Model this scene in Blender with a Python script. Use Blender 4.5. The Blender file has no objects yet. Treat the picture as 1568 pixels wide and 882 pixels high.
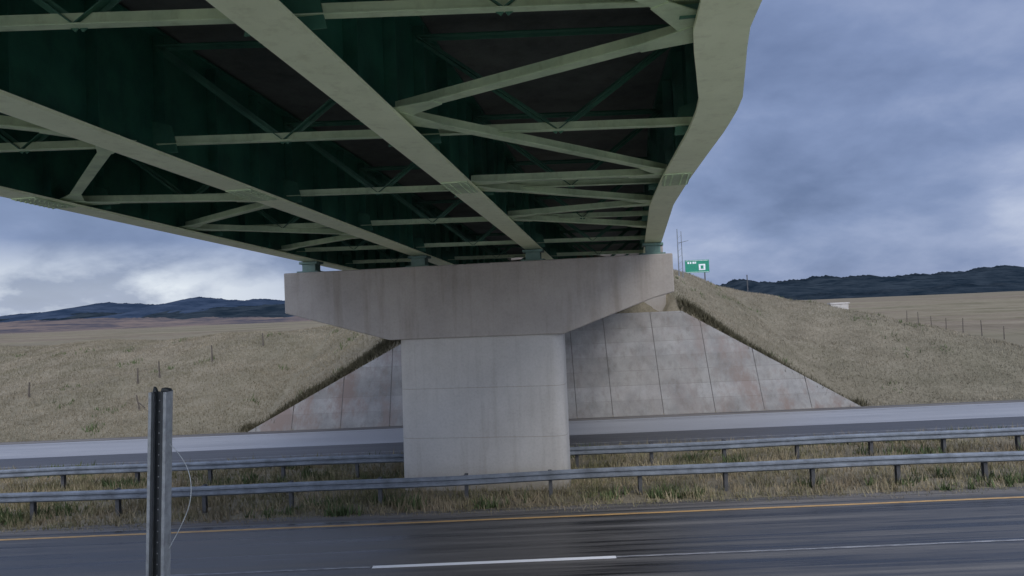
import bpy, math, random
import numpy as np
from mathutils import Vector, Matrix
random.seed(4); rng=np.random.default_rng(4)
scene=bpy.context.scene
scene.view_settings.view_transform='Standard'
try: scene.view_settings.look='None'
except: pass
scene.view_settings.exposure=0

# ------------------------------------------------------------ materials
def newmat(name):
    m=bpy.data.materials.new(name); m.use_nodes=True
    nt=m.node_tree; b=nt.nodes['Principled BSDF']
    return m,nt,b
def N(nt,t,**k):
    n=nt.nodes.new(t)
    for a,v in k.items(): setattr(n,a,v)
    return n
def pos(nt,scale=(1,1,1)):
    g=N(nt,'ShaderNodeNewGeometry'); mp=N(nt,'ShaderNodeMapping')
    mp.inputs['Scale'].default_value=scale
    nt.links.new(g.outputs['Position'],mp.inputs['Vector']); return mp.outputs[0]
def noise(nt,vec,scale,detail=5,rough=.6):
    n=N(nt,'ShaderNodeTexNoise'); n.inputs['Scale'].default_value=scale
    n.inputs['Detail'].default_value=detail; n.inputs['Roughness'].default_value=rough
    nt.links.new(vec,n.inputs['Vector']); return n.outputs['Fac']
def ramp(nt,fac,stops):
    r=N(nt,'ShaderNodeValToRGB'); e=r.color_ramp.elements
    while len(e)<len(stops): e.new(.5)
    for el,(p,c) in zip(e,stops):
        el.position=p; el.color=(*c,1) if len(c)==3 else c
    nt.links.new(fac,r.inputs[0]); return r.outputs[0]
def mix(nt,a,b,fac,mode='MIX'):
    m=N(nt,'ShaderNodeMix',data_type='RGBA',blend_type=mode)
    for v,i in ((a,6),(b,7)):
        if isinstance(v,tuple): m.inputs[i].default_value=(*v,1)
        else: nt.links.new(v,m.inputs[i])
    if isinstance(fac,(int,float)): m.inputs[0].default_value=fac
    else: nt.links.new(fac,m.inputs[0])
    return m.outputs[2]
def maprange(nt,v,a,b,c,d):
    m=N(nt,'ShaderNodeMapRange'); nt.links.new(v,m.inputs[0])
    for i,x in enumerate((a,b,c,d)): m.inputs[i+1].default_value=x
    return m.outputs[0]
def math_(nt,op,a,b=None):
    m=N(nt,'ShaderNodeMath',operation=op)
    for i,v in enumerate((a,b)):
        if v is None: continue
        if isinstance(v,(int,float)): m.inputs[i].default_value=v
        else: nt.links.new(v,m.inputs[i])
    return m.outputs[0]
def bump(nt,b,h,strength=.3,dist=.05):
    n=N(nt,'ShaderNodeBump'); n.inputs['Strength'].default_value=strength; n.inputs['Distance'].default_value=dist
    nt.links.new(h,n.inputs['Height']); nt.links.new(n.outputs[0],b.inputs['Normal'])

def concrete(name,base,dark,stain=None,bands=False,st=.65,lift=None):
    m,nt,b=newmat(name)
    n1=noise(nt,pos(nt),.6,6,.65); n2=noise(nt,pos(nt,(3,3,.25)),1.0,5,.6); n3=noise(nt,pos(nt),14,4,.7)
    c=ramp(nt,n1,[(.3,dark),(.62,base)])
    c=mix(nt,c,mix(nt,c,(.62,.58,.53),1,'MULTIPLY'),maprange(nt,n2,.5,.75,0,st))
    c=mix(nt,c,mix(nt,c,(.78,.78,.78),1,'MULTIPLY'),maprange(nt,n3,.45,.7,0,.5))
    if lift:   # pour joints
        g=N(nt,'ShaderNodeNewGeometry'); s=N(nt,'ShaderNodeSeparateXYZ'); nt.links.new(g.outputs['Position'],s.inputs[0])
        wob=math_(nt,'MULTIPLY',math_(nt,'SUBTRACT',n1,.5),.04)
        zz_=math_(nt,'ADD',s.outputs[2],wob)
        for h in lift:
            k=math_(nt,'LESS_THAN',math_(nt,'ABSOLUTE',math_(nt,'SUBTRACT',zz_,h)),.012)
            c=mix(nt,c,mix(nt,c,(.75,.73,.7),1,'MULTIPLY'),k)
        c=mix(nt,c,mix(nt,c,(.68,.64,.56),1,'MULTIPLY'),math_(nt,'MULTIPLY',maprange(nt,s.outputs[2],.15,1.0,1,0),maprange(nt,n1,.4,.6,.4,1)))
    if stain:
        n4=noise(nt,pos(nt,(1.1,1,.5)),.55,6,.7)
        g=N(nt,'ShaderNodeNewGeometry'); s=N(nt,'ShaderNodeSeparateXYZ'); nt.links.new(g.outputs['Position'],s.inputs[0])
        side=maprange(nt,math_(nt,'ABSOLUTE',math_(nt,'SUBTRACT',s.outputs[0],2.5)),6,12,.2,1)
        c=mix(nt,c,stain,math_(nt,'MULTIPLY',side,maprange(nt,n4,.45,.60,0,.95)))
    if bands:
        g=N(nt,'ShaderNodeNewGeometry'); s=N(nt,'ShaderNodeSeparateXYZ'); nt.links.new(g.outputs['Position'],s.inputs[0])
        fr=math_(nt,'FRACT',math_(nt,'MULTIPLY',s.outputs[2],1.22))
        ln=math_(nt,'LESS_THAN',fr,.03)
        c=mix(nt,c,mix(nt,c,(.6,.57,.54),1,'MULTIPLY'),math_(nt,'MULTIPLY',ln,maprange(nt,n1,.4,.6,.1,.7)))
        fl=math_(nt,'FLOOR',math_(nt,'MULTIPLY',s.outputs[2],1.22))
        w=N(nt,'ShaderNodeTexWhiteNoise',noise_dimensions='1D'); nt.links.new(fl,w.inputs['W'])
        c=mix(nt,c,mix(nt,c,(.86,.85,.83),1,'MULTIPLY'),w.outputs['Value'])
    nt.links.new(c,b.inputs['Base Color']); b.inputs['Roughness'].default_value=.9
    bump(nt,b,n3,.25,.02); return m
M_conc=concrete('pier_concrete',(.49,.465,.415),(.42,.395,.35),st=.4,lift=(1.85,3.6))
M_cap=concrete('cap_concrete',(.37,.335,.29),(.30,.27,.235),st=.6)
M_wall=concrete('slope_wall_concrete',(.30,.29,.265),(.185,.178,.165),stain=(.20,.155,.13),bands=True)
M_deck=concrete('shaded_deck_concrete',(.12,.13,.11),(.06,.07,.06))  # shade under the slab is put into this dark base colour
M_head=concrete('headwall_concrete',(.5,.47,.42),(.35,.33,.3))
M_bounce=concrete('pale_bounce_concrete',(.62,.60,.55),(.5,.48,.43))  # for the unseen slabs added as a light reflector

def paint(name,a,bcol,rough=.5,dirt=.8):
    m,nt,b=newmat(name)
    n1=noise(nt,pos(nt),1.1,6,.65); n2=noise(nt,pos(nt,(1,1,.3)),5,5,.7)
    c=ramp(nt,n1,[(.3,bcol),(.65,a)])
    c=mix(nt,c,mix(nt,c,(.66,.64,.56),1,'MULTIPLY'),maprange(nt,n2,.52,.75,0,dirt))
    nt.links.new(c,b.inputs['Base Color']); b.inputs['Roughness'].default_value=rough
    bump(nt,b,n2,.1,.01); return m
M_flange=paint('sage_flange_paint',(.88,.94,.62),(.78,.84,.54),.5,.5)
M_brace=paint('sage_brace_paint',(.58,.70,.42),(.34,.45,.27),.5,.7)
M_web=paint('shaded_green_web_paint',(.032,.14,.085),(.012,.062,.043),.45)  # shade on the webs is put into this darker green
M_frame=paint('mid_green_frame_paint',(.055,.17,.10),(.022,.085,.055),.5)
M_bear=paint('bearing_paint',(.12,.21,.17),(.06,.12,.10))

def road(name,c1,c2,r1,r2,streak=(.035,1.6,1),lo=.36,hi=.62):
    m,nt,b=newmat(name)
    s=noise(nt,pos(nt,streak),1.5,6,.65); s2=noise(nt,pos(nt,(.12,3.2,1)),1.2,5,.7); f=noise(nt,pos(nt),45,3,.8)
    mm=math_(nt,'ADD',math_(nt,'MULTIPLY',s,.6),math_(nt,'MULTIPLY',s2,.4))
    c=ramp(nt,mm,[(lo,c1),(hi,c2)])
    c=mix(nt,c,mix(nt,c,(.55,.55,.55),1,'MULTIPLY'),maprange(nt,f,.4,.65,0,.7))
    nt.links.new(c,b.inputs['Base Color'])
    nt.links.new(maprange(nt,mm,.38,.62,r1,r2),b.inputs['Roughness'])
    bump(nt,b,f,.25,.01); return m
M_road=road('wet_asphalt',(.016,.016,.018),(.17,.16,.145),.18,.6,(.03,1.9,1),.43,.60)
M_road2=road('pale_sheen_asphalt',(.24,.245,.255),(.40,.40,.405),.35,.6)  # grazing wet sheen is put into the pale base colour
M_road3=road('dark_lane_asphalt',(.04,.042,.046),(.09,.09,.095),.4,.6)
M_should=road('shoulder_asphalt',(.06,.055,.05),(.22,.20,.175),.6,.85,lo=.42,hi=.58)
def worn(name,col,under,lo,hi):
    m,nt,b=newmat(name)
    n=noise(nt,pos(nt,(.6,6,1)),4,5,.75); c=mix(nt,under,col,maprange(nt,n,lo,hi,0,1))
    nt.links.new(c,b.inputs['Base Color']); b.inputs['Roughness'].default_value=.55; return m
M_white=worn('white_paint',(.85,.85,.83),(.3,.3,.3),.26,.38)
M_wornw=worn('worn_white_paint',(.40,.40,.40),(.06,.06,.06),.38,.6)
M_yel=worn('yellow_paint',(.62,.37,.13),(.20,.14,.08),.3,.58)

def groundmat():
    m,nt,b=newmat('dry_grassland')
    g=N(nt,'ShaderNodeNewGeometry'); s=N(nt,'ShaderNodeSeparateXYZ'); nt.links.new(g.outputs['Position'],s.inputs[0])
    big=noise(nt,pos(nt),.035,6,.6); med=noise(nt,pos(nt),.5,6,.7); fine=noise(nt,pos(nt),6,4,.8)
    c=ramp(nt,med,[(.3,(.14,.122,.085)),(.5,(.21,.182,.13)),(.7,(.29,.252,.185))])
    c=mix(nt,c,ramp(nt,big,[(.35,(.14,.132,.085)),(.6,(.26,.222,.16))]),.45)
    c=mix(nt,c,mix(nt,c,(.45,.45,.4),1,'MULTIPLY'),maprange(nt,fine,.45,.7,0,.7))
    f1=noise(nt,pos(nt,(.25,1.6,1)),.014,6,.65)
    far=ramp(nt,f1,[(.32,(.14,.13,.085)),(.45,(.245,.21,.14)),(.56,(.205,.165,.12)),(.68,(.31,.27,.185))])
    far=mix(nt,far,mix(nt,far,(.6,.6,.5),1,'MULTIPLY'),maprange(nt,med,.45,.7,0,.6))
    far=mix(nt,far,mix(nt,far,(.5,.52,.45),1,'MULTIPLY'),maprange(nt,noise(nt,pos(nt,(.5,1,1)),.09,6,.7),.5,.65,0,.6))
    c=mix(nt,c,far,maprange(nt,s.outputs[1],60,130,0,1))
    nt.links.new(c,b.inputs['Base Color']); b.inputs['Roughness'].default_value=1; b.inputs['Specular IOR Level'].default_value=.1
    bump(nt,b,math_(nt,'ADD',med,math_(nt,'MULTIPLY',fine,.4)),.4,.15); return m
M_ground=groundmat()
def grassmat(name,stops,sc=1.2,big=None):
    m,nt,b=newmat(name)
    n=noise(nt,pos(nt),sc,4,.8); n2=noise(nt,pos(nt),9,2,.8)
    f=math_(nt,'ADD',math_(nt,'MULTIPLY',n,.6),math_(nt,'MULTIPLY',n2,.4))
    c=ramp(nt,f,stops)
    if big:
        c=mix(nt,c,big,maprange(nt,noise(nt,pos(nt),.16,4,.6),.45,.62,0,.6))
    nt.links.new(c,b.inputs['Base Color']); b.inputs['Roughness'].default_value=.9; b.inputs['Specular IOR Level'].default_value=.15
    return m
M_gmed=grassmat('median_grass',[(.36,(.11,.095,.06)),(.45,(.155,.16,.075)),(.54,(.32,.265,.16)),(.66,(.46,.385,.26))],.5,(.22,.17,.12))
M_gslope=grassmat('slope_grass',[(.34,(.135,.12,.08)),(.48,(.225,.195,.138)),(.64,(.35,.305,.225))],.35,(.17,.16,.105))
M_weed=grassmat('weeds',[(.35,(.05,.075,.03)),(.6,(.11,.14,.06))],2)
M_edge=grassmat('shadow_edge_grass',[(.35,(.05,.048,.028)),(.6,(.13,.115,.072))],2)  # shadow line beside the slope wall is put into this dark grass
M_trees=grassmat('distant_trees',[(.35,(.03,.045,.05)),(.6,(.06,.08,.085))],.3)
def hillmat(name,a,bc,sc):
    m,nt,b=newmat(name)
    n=noise(nt,pos(nt,(1,1,3)),sc,8,.7); nt.links.new(ramp(nt,n,[(.38,a),(.6,bc)]),b.inputs['Base Color'])
    b.inputs['Roughness'].default_value=1; b.inputs['Specular IOR Level'].default_value=0; return m
M_hill=hillmat('hazy_forested_hill',(.020,.035,.060),(.050,.070,.105),.008)  # blue aerial haze is put into the base colour
M_hillR=hillmat('forested_hill_dark',(.012,.021,.030),(.036,.048,.058),.012)
M_mauve=hillmat('bare_fields',(.07,.07,.085),(.20,.155,.13),.008)
def simple(name,c,rough=.5,metal=0,v=.25,sc=6):
    m,nt,b=newmat(name)
    n=noise(nt,pos(nt),sc,5,.7)
    nt.links.new(ramp(nt,n,[(.3,tuple(x*(1-v) for x in c)),(.7,tuple(min(1,x*(1+v)) for x in c))]),b.inputs['Base Color'])
    b.inputs['Roughness'].default_value=rough; b.inputs['Metallic'].default_value=metal; return m
M_galv=simple('galvanised_steel',(.18,.20,.22),.6,.2,.35,2)
M_galvd=simple('weathered_post_steel',(.08,.08,.08),.6,.2)
M_postl=simple('post_light_steel',(.34,.35,.34),.5,.2,.3,12)
M_postd=simple('post_dark_steel',(.05,.055,.055),.6,.2,.3,12)
M_sign=simple('sign_green',(.0,.20,.11),.4)
M_signw=simple('sign_white',(.7,.72,.7),.4)
M_wood=simple('weathered_wood',(.09,.075,.06),.9)
M_dark=simple('joint_mortar',(.11,.10,.09),.95)
M_wire=simple('wire',(.5,.52,.5),.5,.2)

# ------------------------------------------------------------ mesh helpers
class MB:
    def __init__(s): s.v=[]; s.f=[]; s.m=[]
    def quadbox(s,c8,mi=0):
        o=len(s.v); s.v+= [tuple(c) for c in c8]
        for f in ((0,3,2,1),(4,5,6,7),(0,1,5,4),(1,2,6,5),(2,3,7,6),(3,0,4,7)):
            s.f.append(tuple(o+i for i in f)); s.m.append(mi)
    def box(s,x0,x1,y0,y1,z0,z1,mi=0):
        s.quadbox([(x0,y0,z0),(x1,y0,z0),(x1,y1,z0),(x0,y1,z0),(x0,y0,z1),(x1,y0,z1),(x1,y1,z1),(x0,y1,z1)],mi)
    def beam(s,p,q,w,t,mi=0,side=None):
        p=Vector(p);q=Vector(q);d=(q-p).normalized()
        up=Vector((0,0,1)) if side is None else Vector(side)
        r=d.cross(up).normalized(); u=r.cross(d).normalized()
        a=[]
        for P in (p,q):
            a.append([P+r*i*w/2+u*j*t/2 for i,j in ((-1,-1),(1,-1),(1,1),(-1,1))])
        s.quadbox(a[0]+a[1],mi)
    def prism(s,poly,off,mi=0):
        o=len(s.v);n=len(poly)
        s.v+=[tuple(p) for p in poly]+[tuple(Vector(p)+Vector(off)) for p in poly]
        s.f.append(tuple(range(o,o+n))); s.m.append(mi)
        s.f.append(tuple(range(o+2*n-1,o+n-1,-1))); s.m.append(mi)
        for i in range(n):
            j=(i+1)%n; s.f.append((o+i,o+n+i,o+n+j,o+j)); s.m.append(mi)
    def cyl(s,p,q,r0,r1,n=8,mi=0):
        p=Vector(p);q=Vector(q);d=(q-p).normalized()
        a=d.orthogonal().normalized(); b=d.cross(a); o=len(s.v)
        for P,r in ((p,r0),(q,r1)):
            for i in range(n):
                t=2*math.pi*i/n; s.v.append(tuple(P+a*r*math.cos(t)+b*r*math.sin(t)))
        for i in range(n):
            j=(i+1)%n; s.f.append((o+i,o+j,o+n+j,o+n+i)); s.m.append(mi)
        s.f.append(tuple(range(o+n-1,o-1,-1))); s.m.append(mi); s.f.append(tuple(range(o+n,o+2*n))); s.m.append(mi)
    def obj(s,name,mats,parent=None,bevel=0,smooth=False):
        me=bpy.data.meshes.new(name); me.from_pydata(s.v,[],s.f)
        for m in mats: me.materials.append(m)
        me.polygons.foreach_set('material_index',s.m)
        if smooth: me.polygons.foreach_set('use_smooth',[True]*len(s.f))
        me.update()
        import bmesh
        bm=bmesh.new(); bm.from_mesh(me); bmesh.ops.recalc_face_normals(bm,faces=bm.faces); bm.to_mesh(me); bm.free()
        ob=bpy.data.objects.new(name,me); scene.collection.objects.link(ob)
        if parent: ob.parent=parent
        if bevel:
            b=ob.modifiers.new('b','BEVEL'); b.width=bevel; b.segments=2; b.limit_method='ANGLE'
        return ob
def empty(name):
    e=bpy.data.objects.new(name,None); scene.collection.objects.link(e); return e
def fastmesh(name,verts,faces,mat,smooth=False):
    me=bpy.data.meshes.new(name); verts=np.asarray(verts,dtype=np.float32); faces=np.asarray(faces,dtype=np.int32)
    k=faces.shape[1]
    me.vertices.add(len(verts)); me.vertices.foreach_set('co',verts.ravel())
    me.loops.add(faces.size); me.loops.foreach_set('vertex_index',faces.ravel())
    me.polygons.add(len(faces)); me.polygons.foreach_set('loop_start',np.arange(0,faces.size,k,dtype=np.int32))
    me.polygons.foreach_set('loop_total',np.full(len(faces),k,dtype=np.int32))
    if smooth: me.polygons.foreach_set('use_smooth',np.ones(len(faces),dtype=bool))
    me.update(calc_edges=True); me.validate()
    me.materials.append(mat); ob=bpy.data.objects.new(name,me); scene.collection.objects.link(ob); return ob

# ------------------------------------------------------------ terrain
def ss(a,b,x):
    t=np.clip((x-a)/(b-a),0,1); return t*t*(3-2*t)
def smin(a,b,k):
    h=np.clip(.5+.5*(b-a)/k,0,1); return b*(1-h)+a*h-k*h*(1-h)
def fronts(X,Y):
    fr=(Y-44)*.33+np.maximum(0,19.3-X)*.62
    fl=(Y-43.5)*np.interp(X,[-60,-40,-15],[.15,.2,.3])+np.maximum(0,X+14.8)*.57
    return np.where(X>3,fr,fl)
def T(X,Y):
    X=np.asarray(X,float);Y=np.asarray(Y,float)
    near=np.clip(4.4-(Y-2)*.44,0,4.4)
    Xc=X-.157*(Y-60)
    crest=np.interp(Xc,[-200,-100,-60,-35,-22,-15,-6,-3,10.2,12.5,29,45],[3.6,4.2,4.7,4.9,5.25,5.9,9,9.9,9.9,9.2,4.6,0])
    crest=crest*(1-ss(140,300,Y))
    f=fronts(X,Y)
    wob=.15*np.sin(X*.5+Y*.21)+.06*np.sin(X*1.3-Y*.7)+.05*np.sin(Y*1.1+X*.3)
    e=smin(f,crest,1.0)
    e=e+wob*np.clip(e/2,0,1)
    zw=(Y-43.15)/.5
    e=np.minimum(e,zw)
    Xb=X-(-1.3+.157*(Y-26.5))
    e=np.where((np.abs(Xb)<7.6)&(Y<48.7+(-.157)*Xb),np.minimum(e,5.78),e)
    far=5.3*ss(75,280,Y)+ss(90,200,Y)*(.35*np.sin(X*.02+1)+.3*np.sin(Y*.017+X*.008))
    e=np.maximum(e,far)
    e=np.where(Y<43.1,0,np.maximum(e,0))
    return np.maximum(e,near)
def geo(a,b,n): return list(np.geomspace(a,b,n))
xs=np.array(sorted([-x for x in geo(72,6000,40)])+list(np.arange(-71,71.1,.6))+geo(72,6000,40))
ys=np.array(list(np.arange(-40,-2,2.))+list(np.arange(-2,80,.5))+geo(80.5,7000,70))
GX,GY=np.meshgrid(xs,ys); GZ=T(GX,GY)
nx,ny=len(xs),len(ys)
idx=np.arange(nx*ny).reshape(ny,nx)
F=np.stack([idx[:-1,:-1],idx[:-1,1:],idx[1:,1:],idx[1:,:-1]],-1).reshape(-1,4)
fastmesh('ground',np.stack([GX,GY,GZ],-1).reshape(-1,3),F,M_ground,True)
b=MB()
for k in range(-12,14):
    x0=k*2.8+.02; x1=(k+1)*2.8-.02
    b.prism([(x0,2.0,4.40),(x1,2.0,4.40),(x1,11.9,.04),(x0,11.9,.04)],(0,0,.07))
    b.prism([(x0,-6,4.38),(x1,-6,4.38),(x1,1.98,4.38),(x0,1.98,4.38)],(0,0,.07))
b.obj('near_bounce_slabs',[M_bounce],None)  # unseen pale slabs, added to bounce light up onto the girder flanges

def sheet(name,x0,x1,y0,y1,z,mat,parent=None):
    b=MB(); o=0; n=60
    xx=np.linspace(x0,x1,n)
    for x in xx: b.v+=[(x,y0,z),(x,y1,z)]
    for i in range(n-1): b.f.append((2*i,2*i+2,2*i+3,2*i+1)); b.m.append(0)
    return b.obj(name,[mat],parent)
nr=empty('highway_road')
sheet('asphalt',-400,400,12.4,23.15,.024,M_road,nr)
sheet('shoulder',-400,400,23.15,23.95,.020,M_should,nr)
sheet('yellow_edge_line',-400,400,22.63,22.78,.029,M_yel,nr)
def strip(b,x0,x1,y0,y1,z):
    o=len(b.v); b.v+=[(x0,y0,z),(x1,y0,z),(x1,y1,z),(x0,y1,z)]; b.f.append((o,o+1,o+2,o+3)); b.m.append(0)
b=MB()
for k in range(-12,13):
    x0=-3.75+k*18.3; strip(b,x0,x0+6.05,18.74,18.93,.029)
b.obj('lane_dashes',[M_white],nr)
b=MB()
for k in range(-12,13):
    x0=2.3+k*18.3; strip(b,x0,x0+12.2,18.80,18.90,.029)
b.obj('worn_lane_line',[M_wornw],nr)
fr=empty('far_highway_road')
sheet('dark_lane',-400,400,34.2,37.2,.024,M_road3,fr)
sheet('asphalt',-400,400,37.2,41.9,.024,M_road2,fr)
sheet('shoulder',-400,400,33.3,34.2,.020,M_should,fr)
sheet('shoulder_far',-400,400,41.9,42.85,.020,M_should,fr)
sheet('white_edge_line',-400,400,41.3,41.40,.029,M_wornw,fr)
sheet('yellow_edge_line',-400,400,34.75,34.83,.029,M_wornw,fr)

# ------------------------------------------------------------ bridge
D=Vector((.157,1,-.0345)); C0=Vector((-1.27,27.25,8.42))
PL=Vector((1,-.157,0)).normalized()
offs=[-6.35,-2.12,2.12,6.35]
bulgeY=[3,6,7.0,7.9,9.0,10.4,11.8,13.2,15.5,18.5]; bulge=[.16,.22,.22,.20,.33,.49,.44,.33,.16,.0]
def gp(i,y,dz=0,dx=0):
    o=offs[i]
    t=y-C0.y+ .157*o*.98
    p=C0+D*t+PL*o
    if i==3: p=p+PL*float(np.interp(p.y,bulgeY,bulge))
    return p+PL*dx+Vector((0,0,dz))
br=empty('highway_bridge')
samples=[-12,-8,-4,0,3]+[3+.6*k for k in range(1,30)]+[22,24,26,28,31,35,39,43,49.1]
def sweep(b,i,x0,x1,z0,z1,mi):
    o=len(b.v)
    for y in samples:
        for dx,dz in ((x0,z0),(x1,z0),(x1,z1),(x0,z1)): b.v.append(tuple(gp(i,y,dz,dx)))
    n=len(samples)
    for k in range(n-1):
        for a in range(4):
            c=(a+1)%4; b.f.append((o+4*k+a,o+4*k+c,o+4*k+4+c,o+4*k+4+a)); b.m.append(mi)
    b.f.append((o,o+1,o+2,o+3)); b.m.append(mi); e=o+4*(n-1); b.f.append((e,e+1,e+2,e+3)); b.m.append(mi)
WD=2.05
for i in range(4):
    b=MB()
    sweep(b,i,-.29,.29,0,.05,0)
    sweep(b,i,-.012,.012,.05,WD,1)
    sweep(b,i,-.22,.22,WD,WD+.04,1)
    y=-11.
    while y<46.5:
        for sgn in (-1,1):
            if (i==0 and sgn<0) or (i==3 and sgn>0): continue
            p=gp(i,y,.05,sgn*.013); q=gp(i,y,.05,sgn*.2)
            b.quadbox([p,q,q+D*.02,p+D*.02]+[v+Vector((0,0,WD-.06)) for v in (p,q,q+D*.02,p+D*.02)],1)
        y+=1.55
    for ysp in (15.4,):
        p=gp(i,ysp,-.012,-.27); q=gp(i,ysp,-.012,.27); L=D*.55
        b.quadbox([p-L-Vector((0,0,.012)),q-L-Vector((0,0,.012)),q+L-Vector((0,0,.012)),p+L-Vector((0,0,.012)),p-L+Vector((0,0,.01)),q-L+Vector((0,0,.01)),q+L+Vector((0,0,.01)),p+L+Vector((0,0,.01))],2)
        for r in range(-4,5):
            for c in (-.22,-.1,.1,.22):
                a=gp(i,ysp,-.024,c)+D*(r*.12); b.cyl(a,a-Vector((0,0,.02)),.018,.018,6,2)
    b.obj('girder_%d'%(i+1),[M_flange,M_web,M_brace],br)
b=MB()
stations=[-1.7,2.95,7.6,12.2,16.8,21.4,26.9,31.5,36,41]
for y in stations:
    for i in range(3):
        a0=gp(i,y,.22,.1); a1=gp(i+1,y,.22,-.1); t0=gp(i,y,WD-.2,.1); t1=gp(i+1,y,WD-.2,-.1)
        mid=(a0+a1)/2
        b.beam(a0,a1,.13,.015,0); b.beam(a0+Vector((0,0,.065)),a1+Vector((0,0,.065)),.015,.13,0)
        for p,q in ((t0,t1),(t0,mid),(t1,mid)):
            b.beam(p,q,.12,.015,1); b.beam(p+D*.05,q+D*.05,.015,.12,1)
        for p,s in ((a0,1),(a1,-1)):
            b.quadbox([p-D*.01-PL*.1*s+Vector((0,0,-.15)),p-D*.01+PL*.35*s+Vector((0,0,-.15)),p-D*.01+PL*.25*s+Vector((0,0,.3)),p-D*.01-PL*.1*s+Vector((0,0,.4)),
                       p+D*.01-PL*.1*s+Vector((0,0,-.15)),p+D*.01+PL*.35*s+Vector((0,0,-.15)),p+D*.01+PL*.25*s+Vector((0,0,.3)),p+D*.01-PL*.1*s+Vector((0,0,.4))],1)
lat=[(2,3.2,3,7.9),(3,8.1,2,10.6),(2,10.9,3,15.2),(3,15.5,2,15.6),(2,16.2,3,18.6),(3,18.9,2,20.2),(2,20.6,3,23),
     (1,3.0,0,8.0),(0,8.2,1,11.2),(1,11.5,0,15.9),(0,16.2,1,16.6),(1,17,0,20),(0,20.3,1,22.5),(1,22.7,0,25.5)]
for i,y0,j,y1 in lat:
    s=1 if j>i else -1
    a=gp(i,y0,.12,.2*s); c=gp(j,y1,.12,-.2*s)
    b.beam(a,c,.20,.018,0); b.beam(a+Vector((0,0,.08)),c+Vector((0,0,.08)),.018,.14,0)
    for p,dd in ((a,c-a),(c,a-c)):
        dd=dd.normalized(); r=dd.cross(Vector((0,0,1))).normalized()
        z=Vector((0,0,-.02))
        q=[p-dd*.25-r*.3+z,p-dd*.25+r*.3+z,p+dd*.75+r*.11+z,p+dd*.75-r*.11+z]
        b.quadbox(q+[v+Vector((0,0,.012)) for v in q],0)
b.obj('cross_frames_and_bracing',[M_brace,M_frame],br)
b=MB()
def prof(path,prf,mi):
    o=len(b.v);n=len(prf)
    for y in samples:
        for (dx,dz) in prf:
            base=C0+D*(y-C0.y); b.v.append(tuple(base+PL*dx+Vector((0,0,dz))))
    for k in range(len(samples)-1):
        for a in range(n):
            c=(a+1)%n; b.f.append((o+n*k+a,o+n*k+c,o+n*k+n+c,o+n*k+n+a)); b.m.append(mi)
    b.f.append(tuple(range(o,o+n))); b.m.append(mi); e=o+n*(len(samples)-1); b.f.append(tuple(range(e,e+n))); b.m.append(mi)
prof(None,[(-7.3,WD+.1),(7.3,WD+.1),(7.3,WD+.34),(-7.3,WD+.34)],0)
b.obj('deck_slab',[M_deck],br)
b=MB()
for s in (-1,1):
    prof(None,[(s*7.29,WD+.345),(s*6.85,WD+.345),(s*7.0,WD+.6),(s*7.08,WD+1.15),(s*7.29,WD+1.15)],0)
b.obj('parapets',[M_cap],br)

# pier
pier=empty('concrete_bridge_pier')
def cp(s,t,z):
    base=Vector((-1.3,27.35,0)); d=Vector((.155,.988,0)); return tuple(base+PL*s+d*t+Vector((0,0,z)))
b=MB(); th=.92
poly=[(-7.0,7.97),(-7.0,6.50),(-3.05,5.38),(3.2,5.38),(6.35,6.50),(7.0,6.66),(7.0,7.97)]
b.prism([cp(s,-th,z) for s,z in poly],Vector(cp(0,th,0))-Vector(cp(0,-th,0)),0)
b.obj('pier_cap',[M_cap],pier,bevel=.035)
b=MB()
def ring(w0,w1,t,r,z):
    pts=[]
    for cx,cy,a0 in ((w1-r,t-r,0),(w0+r,t-r,90),(w0+r,-t+r,180),(w1-r,-t+r,270)):
        for k in range(7):
            a=math.radians(a0+90*k/6); pts.append((cx+r*math.cos(a),cy+r*math.sin(a)))
    return [cp(x,y,z) for x,y in pts]
rs=[ring(-2.85-.0,3.12,.80,.42,-.6),ring(-2.78,3.12,.80,.42,5.39)]
n=28
for r in rs: b.v+=r
for i in range(n):
    j=(i+1)%n; b.f.append((i,j,n+j,n+i)); b.m.append(0)
b.f.append(tuple(range(n))); b.m.append(0); b.f.append(tuple(range(n,2*n))); b.m.append(0)
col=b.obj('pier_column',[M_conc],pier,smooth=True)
mod=col.modifiers.new('es','EDGE_SPLIT'); mod.split_angle=math.radians(40)
b=MB()
for i in range(4):
    s=offs[i]
    b.prism([cp(s-.42+.03,-.38,7.972),cp(s+.42+.03,-.38,7.972),cp(s+.42+.03,.38,7.972),cp(s-.42+.03,.38,7.972)],(0,0,.08),0)
    b.prism([cp(s-.26+.03,-.24,8.053),cp(s+.26+.03,-.24,8.053),cp(s+.26+.03,.24,8.053),cp(s-.26+.03,.24,8.053)],(0,0,.26),0)
    b.prism([cp(s-.36+.03,-.3,8.315),cp(s+.36+.03,-.3,8.315),cp(s+.36+.03,.3,8.315),cp(s-.36+.03,.3,8.315)],(0,0,.09),0)
b.obj('bearings',[M_bear],pier,bevel=.01)

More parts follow.
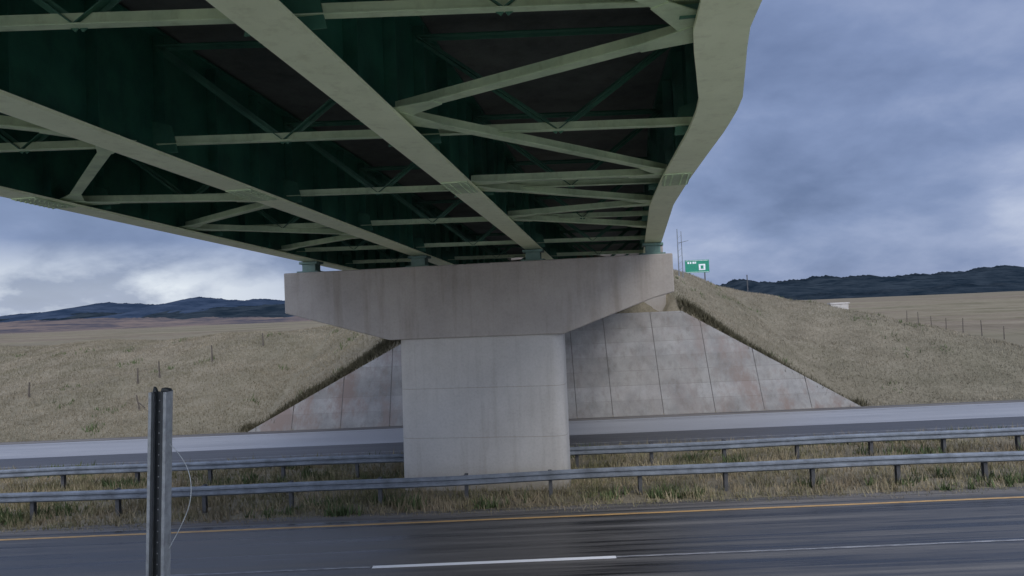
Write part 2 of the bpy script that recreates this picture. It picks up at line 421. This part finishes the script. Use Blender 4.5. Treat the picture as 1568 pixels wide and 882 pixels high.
# abutment wall
ab=empty('bridge_abutment')
b=MB()
base=Vector((-1.3+.157*(48-26.5)+.3,48.6,0))
def ap(s,t,z): return tuple(base+PL*s+Vector((.155,.988,0))*t+Vector((0,0,z)))
b.prism([ap(-7.4,0,5.0),ap(7.4,0,5.0),ap(7.4,0,7.35),ap(-7.4,0,7.35)],Vector((.155,.988,0))*1.2,0)
b.prism([ap(-7.4,.85,7.352),ap(7.4,.85,7.352),ap(7.4,.85,10.15),ap(-7.4,.85,10.15)],Vector((.155,.988,0))*.5,0)
b.obj('abutment_seat',[M_cap],ab,bevel=.02)
b=MB()
xL,xR,xTL,xTR,zt=-15.4,19.6,-4.4,10.3,5.85
def wtop(x):
    if x<xTL: return zt*(x-xL)/(xTL-xL)
    if x>xTR: return zt*(xR-x)/(xR-xTR)
    return zt
joints=[xL,-12.9,-10.1,-7.3,-4.5,-1.7,1.1,3.4,5.45,8.35,11.3,14.1,16.8,xR]
def wp(x,z,off=0): return (x,43.0+.5*z-off,z)
for a,c in zip(joints[:-1],joints[1:]):
    a2=a+.02; c2=c-.02; top=[(c2,max(.02,wtop(c2)))]
    for k in (xTR,xTL):
        if a2<k<c2: top.append((k,zt))
    top.append((a2,max(.02,wtop(a2))))
    poly=[wp(a2,-.2),wp(c2,-.2)]+[wp(x,z) for x,z in top]
    b.prism(poly,(0,.12,0),0)
b.obj('slope_wall_panels',[M_wall],ab,bevel=.008)
b=MB(); b.prism([wp(xL+.3,-.2,-.02),wp(xR-.3,-.2,-.02),wp(xTR,zt-.1,-.02),wp(xTL,zt-.1,-.02)],(0,.06,0),0)
b.obj('joint_filler',[M_dark],ab)

# ------------------------------------------------------------ guardrails
def guardrail(Y,zt_,spacing,x0,name,near=1,npost=40):
    e=empty(name); b=MB()
    prf=[(0,0),(-.03,.02),(-.085,.05),(-.085,.10),(-.02,.145),(-.02,.175),(-.085,.22),(-.085,.27),(-.03,.30),(0,.32)]
    xx=np.arange(-110,110.1,spacing/2); o=0; n=len(prf)
    for x in xx:
        w=.03*math.sin(x*.31+Y)+.015*math.sin(x*.9); h=.03*math.sin(x*.17+Y)+.015*math.sin(x*.63)
        for (y,z) in prf: b.v.append((x,Y+y*near+w,zt_-.32+z+h))
    for k in range(len(xx)-1):
        for a in range(n-1): b.f.append((k*n+a,(k+1)*n+a,(k+1)*n+a+1,k*n+a+1)); b.m.append(0)
    ob=b.obj('w_beam_rail',[M_galv],e); m=ob.modifiers.new('s','SOLIDIFY'); m.thickness=.006
    b=MB()
    for k in range(-npost,npost+1):
        x=x0+k*spacing+random.uniform(-.04,.04); l=random.uniform(-.03,.03); y=Y+near*.17
        for (w0,w1,d0,d1) in ((-.06,.06,-.085,-.075),(-.06,.06,.075,.085),(-.005,.005,-.0745,.0745)):
            c=[(x+w0,y+d0,-.5),(x+w1,y+d0,-.5),(x+w1,y+d1,-.5),(x+w0,y+d1,-.5)]
            c2=[(p[0]+l,p[1],zt_-.01) for p in c]; b.quadbox(c+c2,0)
        b.box(x-.05,x+.05,Y+min(near*.01,near*.08),Y+max(near*.01,near*.08),zt_-.3,zt_-.02,0)
    b.obj('posts',[M_galvd],e)
guardrail(24.9,.93,2.87,1.05,'guardrail',1)
guardrail(29.4,.88,2.87,-6.35,'guardrail',1)

# ------------------------------------------------------------ grass
def blades(name,X,Y,hmin,hmax,w,mat,per=5,spread=.12,zoff=-.02):
    n=len(X); X=np.repeat(X,per)+rng.normal(0,spread,n*per); Y=np.repeat(Y,per)+rng.normal(0,spread,n*per)
    Z=T(X,Y)+zoff; m=len(X)
    h=np.repeat(rng.uniform(hmin,hmax,n),per)*rng.uniform(.6,1.1,m)
    a=rng.uniform(0,math.pi,m)*.6; ww=w*rng.uniform(.6,1.4,m)
    dx=np.cos(a)*ww/2; dy=np.sin(a)*ww/2
    lx=rng.normal(0,.3,m)*h; ly=rng.normal(0,.3,m)*h
    v=np.empty((m,3,3)); v[:,0]=np.stack([X-dx,Y-dy,Z],-1); v[:,1]=np.stack([X+dx,Y+dy,Z],-1); v[:,2]=np.stack([X+lx,Y+ly,Z+h],-1)
    return fastmesh(name,v.reshape(-1,3),np.arange(m*3).reshape(-1,3),mat)
n=17000
X=rng.uniform(-36,36,n); Y=23.85+9.6*rng.beta(1,1.1,n)
den=.5+.5*np.sin(X*.7+np.sin(Y*1.3))*np.sin(X*.23+Y); k=rng.uniform(0,1,n)<.45+.55*den
blades('median_grass',X[k],Y[k],.12,.48,.035,M_gmed,6,.13)
X=rng.uniform(-36,36,2600); Y=23.85-np.abs(rng.normal(0,.17,2600))*(.4+.9*np.abs(np.sin(X*.9)+np.sin(X*.37)))
blades('shoulder_edge_grass',X,np.maximum(Y,23.2),.04,.14,.03,M_gmed,4,.08)
cx=rng.uniform(-36,36,110); cy=rng.choice([24.3,25.3,29.6,32.6],110)+rng.normal(0,.4,110); X=np.repeat(cx,14)+rng.normal(0,.4,1540); Y=np.clip(np.repeat(cy,14)+rng.normal(0,.22,1540),23.9,33.2)
blades('weeds',X,Y,.15,.5,.07,M_weed,6,.08)
n=80000
X=rng.uniform(-62,60,n); Y=rng.uniform(43.2,78,n)
Xb=X-(-1.3+.157*(Y-26.5))
f_=fronts(X,Y); keep=(f_<(Y-43.15)/.5-.1)&~((np.abs(Xb)<7.8)&(Y<80))&(np.abs(X)<Y*.78+2)
keep|=(Y>43.2)&(Y<44)&((X>19.8)|(X<-15.6))
X=X[keep];Y=Y[keep]
blades('slope_grass',X,Y,.07,.24,.045,M_gslope,5,.3)
cx=rng.uniform(-60,58,120); cy=rng.uniform(44.5,70,120); f_=fronts(cx,cy); kk=(f_<(cy-43.15)/.5-1)&(np.abs(cx-(-1.3+.157*(cy-26.5)))>8.5); cx=cx[kk];cy=cy[kk]
X=np.repeat(cx,8)+rng.normal(0,.4,len(cx)*8); Y=np.repeat(cy,8)+rng.normal(0,.4,len(cx)*8)
blades('slope_weeds',X,Y,.15,.4,.06,M_weed,4,.1)
t=rng.uniform(0,1,1700)
X1=xTR+(xR-xTR)*t+rng.uniform(-.1,.5,1700); z1=zt*(1-t)
X2=xTL+(xL-xTL)*t-rng.uniform(-.1,.5,1700)
XX=np.concatenate([X1,X2]); ZZ=np.concatenate([z1,z1]); YY=43.25+.5*ZZ+rng.uniform(0,.4,3400)
blades('wall_edge_grass',XX,YY,.15,.6,.06,M_edge,5,.16)

# ------------------------------------------------------------ distant hills
def hills(name,pts,dist,mat,jag,base=-8,seed=1,depth=900,trees=1.1):
    r=np.random.default_rng(seed); px=np.array([p[0] for p in pts]);pz=np.array([p[1] for p in pts])
    x=np.linspace(px[0],px[-1],1800); z=np.interp(x,px,pz)
    k=np.ones(25)/25; z=np.convolve(np.pad(z,12,'edge'),k,'valid')
    for sc in (60,20,8): 
        nn=r.normal(0,1,len(x)); kk=np.hanning(sc+2); kk/=np.sqrt((kk**2).sum()); z+=np.convolve(np.pad(nn,len(kk),'edge'),kk,'same')[len(kk):-len(kk)]*jag*(sc/40)
    rows=9; V=[]
    for j in range(rows):
        t=j/(rows-1); zz=base+(z-base)*(t**.8)*(1-.12*(1-t)*np.sin(x*.012+j))
        if j==rows-1: zz=zz+(r.uniform(0,1,len(x))**2)*jag*trees
        V.append(np.stack([x,np.full_like(x,dist-depth*(1-t)),zz],-1))
    V.append(np.stack([x,np.full_like(x,dist+400),np.full_like(x,base)],-1))
    V=np.array(V); R=len(V); id_=np.arange(R*len(x)).reshape(R,-1)
    F=np.stack([id_[:-1,:-1],id_[:-1,1:],id_[1:,1:],id_[1:,:-1]],-1).reshape(-1,4)
    return fastmesh(name,V.reshape(-1,3),F,mat,True)
hills('distant_hills',[(-6000,60),(-3200,82),(-2080,72),(-1780,88),(-1590,112),(-1400,92),(-1270,112),(-1100,102),(-900,94),(-400,70),(500,60)],3000,M_hill,2.5,seed=3)
hills('distant_hills',[(-6000,50),(-2080,60),(-1800,52),(-1500,66),(-1300,56),(-1000,70),(-600,50)],2600,M_hillR,2.0,seed=33,depth=500)
hills('distant_hills',[(300,40),(800,86),(1000,92),(1400,86),(1650,90),(1850,110),(1960,118),(2080,100),(2600,80),(6000,60)],3000,M_hillR,4,seed=7,trees=2)
hills('distant_fields',[(-4000,36),(-1500,32),(-1100,36),(-800,24),(-300,10)],2000,M_mauve,1.2,seed=9,depth=700)
hills('distant_fields',[(500,8),(900,16),(1300,24),(1700,17),(2400,12),(4000,10)],2000,M_hillR,2,seed=19,depth=500,trees=3)

def belt(name,x0,x1,y0,y1,n,h0,h1,seed):
    r=np.random.default_rng(seed); V=[];Fa=[]
    for _ in range(n):
        x=r.uniform(x0,x1); y=r.uniform(y0,y1); z=float(T(x,y)); h=r.uniform(h0,h1)
        for k in range(26):
            t=r.uniform(0,1); rad=h*.28*(1-t)*1.0+.3
            c=np.array([x+r.normal(0,rad*.6),y+r.normal(0,rad*.6),z+t*h])
            o=len(V); s=h*.14
            for q in range(3): V.append(c+r.normal(0,s,3))
            Fa.append((o,o+1,o+2))
    return fastmesh(name,V,Fa,M_trees)
belt('distant_tree_belt',-1250,-900,1150,1250,90,4,8,1)

# ------------------------------------------------------------ near sign post
p=empty('steel_post'); b=MB()
zt0,zb0=5.60,1.9
def pc(dx,dy,z): return (-3.30+dx-.042*(zt0-z)*1.0,7.0+dy,z)
for (a,c,d,e,mi) in ((-.082,-.054,-.07,.07,0),(.054,.082,-.07,.07,0),(-.0535,.0535,.01,.022,1),(-.054,-.030,-.07,-.062,1),(.030,.054,-.07,-.062,1),(-.014,.014,-.02,.0095,1)):
    b.quadbox([pc(a,d,zb0),pc(c,d,zb0),pc(c,e,zb0),pc(a,e,zb0),pc(a,d,zt0),pc(c,d,zt0),pc(c,e,zt0),pc(a,e,zt0)],mi)
for (a,c,d,e,zz) in ((-.06,-.02,-.04,0,.05),(.02,.1,-.05,.03,.035)):
    b.quadbox([pc(a,d,zt0+.002),pc(c,d,zt0+.002),pc(c,e,zt0+.002),pc(a,e,zt0+.002),pc(a+.01,d,zt0+zz),pc(c-.015,d,zt0+zz*.7),pc(c-.015,e,zt0+zz*.7),pc(a+.01,e,zt0+zz)],1)
for k in range(18):
    z=zt0-.08-k*.1; a=Vector(pc(0,-.021,z)); b.cyl(a,a-Vector((0,.004,0)),.007,.007,8,0)
b.obj('channel_post',[M_postl,M_postd],p,bevel=.003)
def wire(name,pts,r,parent=None):
    cu=bpy.data.curves.new(name,'CURVE'); cu.dimensions='3D'; cu.bevel_depth=r; sp=cu.splines.new('NURBS'); sp.points.add(len(pts)-1)
    for q,pt in zip(sp.points,pts): q.co=(*pt,1)
    sp.use_endpoint_u=True; sp.order_u=3; cu.materials.append(M_wire)
    o=bpy.data.objects.new(name,cu); scene.collection.objects.link(o); o.parent=parent
wire('loose_wire',[(-3.21,6.95,5.12),(-3.12,6.93,5.05),(-3.0,6.9,4.85),(-3.0,6.9,4.6),(-3.12,6.92,4.35),(-3.24,6.95,4.17)],.0035,p)

# ------------------------------------------------------------ fences, sign, poles
def fence(name,pts,h,wires=True):
    e=empty(name); b=MB(); tops=[]
    for x,y in pts:
        z=float(T(x,y)); l=random.uniform(-.08,.08); hh=h*random.uniform(.85,1.15)
        b.cyl((x,y,z-.3),(x+l,y,z+hh),.07,.05,6); tops.append((x+l*.7,y,z+h*.75))
    for a,c in zip(tops[:-1],tops[1:]):
        for dz in (0,-.45): b.cyl(Vector(a)+Vector((0,0,dz)),Vector(c)+Vector((0,0,dz)),.008,.008,4)
    b.obj('posts_and_wire',[M_wood],e)
fence('wire_fence',[(58+1.9*k,80+7.5*k) for k in range(9)],1.9)
fence('wire_fence',[(-19.5,58.5),(-22.5,56),(-25.5,54),(-26.6,53),(-33,51),(-40,50)],1.1)
x,y=-23.7,47.5; z=float(T(x,y)); b=MB(); b.cyl((x,y,z-.2),(x-.25,y,z+1.0),.05,.04,6); b.cyl((x-.15,y,z+.55),(x+.3,y,z+.15),.04,.03,6)
b.obj('broken_fence_stake',[M_wood],None)
s=empty('green_highway_sign'); b=MB(); x,y=17.35,70; z=float(T(x,y))
b.box(x-1.12,x+1.12,y,y+.04,9.15,10.35,0); b.box(x-1.06,x+1.06,y-.012,y-.002,9.2,9.23,1); b.box(x-1.06,x+1.06,y-.012,y-.002,10.27,10.3,1)
b.box(x+.15,x+.75,y-.014,y-.002,9.38,9.95,1); b.box(x+.32,x+.58,y-.026,y-.016,9.5,9.82,0)
for k,w in enumerate((.2,.15,.25,.12)): b.box(x-.9+k*.24,x-.9+k*.24+w*.8,y-.014,y-.002,10.0,10.18,1)
for dx in (-.7,.7): b.box(x+dx-.05,x+dx+.05,y+.05,y+.13,z-.5,10.3,2)
b.obj('panel_and_posts',[M_sign,M_signw,M_galvd],s)
b=MB(); x,y=12.95,58; z=float(T(x,y))
b.cyl((x,y,z-.3),(x,y,12.1),.05,.035,8); b.cyl((x+.3,y,z-.3),(x+.3,y,11.9),.03,.03,8)
for k in range(6): b.beam((x,y,z+.4+k*.5),(x+.3,y,z+.65+k*.5),.02,.02)
b.cyl((x,y,11.0),(x+.8,y-.2,11.15),.025,.02,6); b.obj('lattice_pole',[M_galv],None)
b=MB(); x,y=23.2,74; z=float(T(x,y)); b.cyl((x,y,z-.3),(x,y,z+1.9),.07,.05,8); b.cyl((x,y,z+1.9),(x,y,z+1.95),.09,.02,8); b.obj('marker_post',[M_galvd],None)
b=MB(); x,y=60,138; z=float(T(x,y))+1.4; b.box(x-1.6,x+1.6,y,y+1.2,z-2.5,z+2.4); b.box(x-1.8,x+1.8,y-.1,y+1.3,z+2.402,z+2.7); b.box(x-2.6,x-1.61,y+.2,y+.9,z-2.5,z+1.6)
b.obj('concrete_headwall',[M_head],None,bevel=.05)

# ------------------------------------------------------------ world
w=bpy.data.worlds.new('World'); scene.world=w; w.use_nodes=True; nt=w.node_tree; nt.nodes.clear()
out=N(nt,'ShaderNodeOutputWorld'); bg1=N(nt,'ShaderNodeBackground'); bg2=N(nt,'ShaderNodeBackground'); mx=N(nt,'ShaderNodeMixShader')
SUN_EL=math.radians(40); SUN_ROT=math.radians(155)
sky=N(nt,'ShaderNodeTexSky',sky_type='NISHITA'); sky.sun_disc=False; sky.sun_elevation=SUN_EL; sky.sun_rotation=SUN_ROT
nt.links.new(sky.outputs[0],bg1.inputs[0]); bg1.inputs[1].default_value=.09
tc=N(nt,'ShaderNodeTexCoord'); sp=N(nt,'ShaderNodeSeparateXYZ'); nt.links.new(tc.outputs['Generated'],sp.inputs[0])
zz=math_(nt,'ADD',math_(nt,'MAXIMUM',sp.outputs[2],0),.42)
cb=N(nt,'ShaderNodeCombineXYZ'); nt.links.new(math_(nt,'DIVIDE',sp.outputs[0],zz),cb.inputs[0]); nt.links.new(math_(nt,'DIVIDE',sp.outputs[1],zz),cb.inputs[1])
nt.links.new(math_(nt,'MULTIPLY',sp.outputs[2],1.2),cb.inputs[2])
def wn(scale,detail,rough,dist,off):
    mp=N(nt,'ShaderNodeMapping'); mp.inputs['Location'].default_value=off; nt.links.new(cb.outputs[0],mp.inputs[0])
    n=N(nt,'ShaderNodeTexNoise'); n.inputs['Scale'].default_value=scale; n.inputs['Detail'].default_value=detail; n.inputs['Roughness'].default_value=rough; n.inputs['Distortion'].default_value=dist
    nt.links.new(mp.outputs[0],n.inputs['Vector']); return n.outputs['Fac']
a=wn(1.1,6,.5,.2,(3.1,1.7,0)); c=wn(3.4,8,.55,.15,(0,5,0))
f=math_(nt,'ADD',math_(nt,'MULTIPLY',a,.58),math_(nt,'MULTIPLY',c,.42))
col=ramp(nt,f,[(.36,(.14,.195,.35)),(.46,(.22,.29,.485)),(.54,(.32,.39,.59)),(.66,(.58,.64,.80))])
lo=maprange(nt,sp.outputs[2],.045,.105,1,0); le=maprange(nt,sp.outputs[0],-.15,-.42,0,1)
band=math_(nt,'MULTIPLY',math_(nt,'MULTIPLY',lo,le),maprange(nt,c,.38,.56,.3,1))
col=mix(nt,col,(.82,.88,.95),band)
bk=math_(nt,'MULTIPLY',math_(nt,'MULTIPLY',maprange(nt,sp.outputs[2],.09,.13,0,1),maprange(nt,sp.outputs[2],.17,.22,1,0)),le)
col=mix(nt,col,(.21,.275,.44),math_(nt,'MULTIPLY',bk,.5))
br_=maprange(nt,sp.outputs[1],.2,-.7,0,1)
warm=mix(nt,(1,1,1),(4.9,4.5,3.95),br_)
mm=N(nt,'ShaderNodeMix',data_type='RGBA',blend_type='MULTIPLY'); mm.inputs[0].default_value=1; nt.links.new(col,mm.inputs[6]); nt.links.new(warm,mm.inputs[7])
nt.links.new(mm.outputs[2],bg2.inputs[0]); bg2.inputs[1].default_value=1.0
mx.inputs[0].default_value=.92; nt.links.new(bg1.outputs[0],mx.inputs[1]); nt.links.new(bg2.outputs[0],mx.inputs[2]); nt.links.new(mx.outputs[0],out.inputs[0])
sl=bpy.data.lights.new('sun','SUN'); sl.energy=1.5; sl.angle=math.radians(30); sl.color=(1,.94,.85)
so=bpy.data.objects.new('sun',sl); scene.collection.objects.link(so)
az=SUN_ROT; d=Vector((math.sin(az)*math.cos(SUN_EL),math.cos(az)*math.cos(SUN_EL),math.sin(SUN_EL)))
so.rotation_euler=d.to_track_quat('Z','Y').to_euler()

# ------------------------------------------------------------ camera
cam=bpy.data.cameras.new('camera'); co=bpy.data.objects.new('camera',cam); scene.collection.objects.link(co)
cam.sensor_width=36; cam.lens=26.4; cam.clip_end=20000; cam.clip_start=.1
co.matrix_world=Matrix.Translation((0,0,6.2))@Matrix.Rotation(math.radians(90+1.84),4,'X')@Matrix.Rotation(-math.radians(2.4),4,'Z')
scene.camera=co
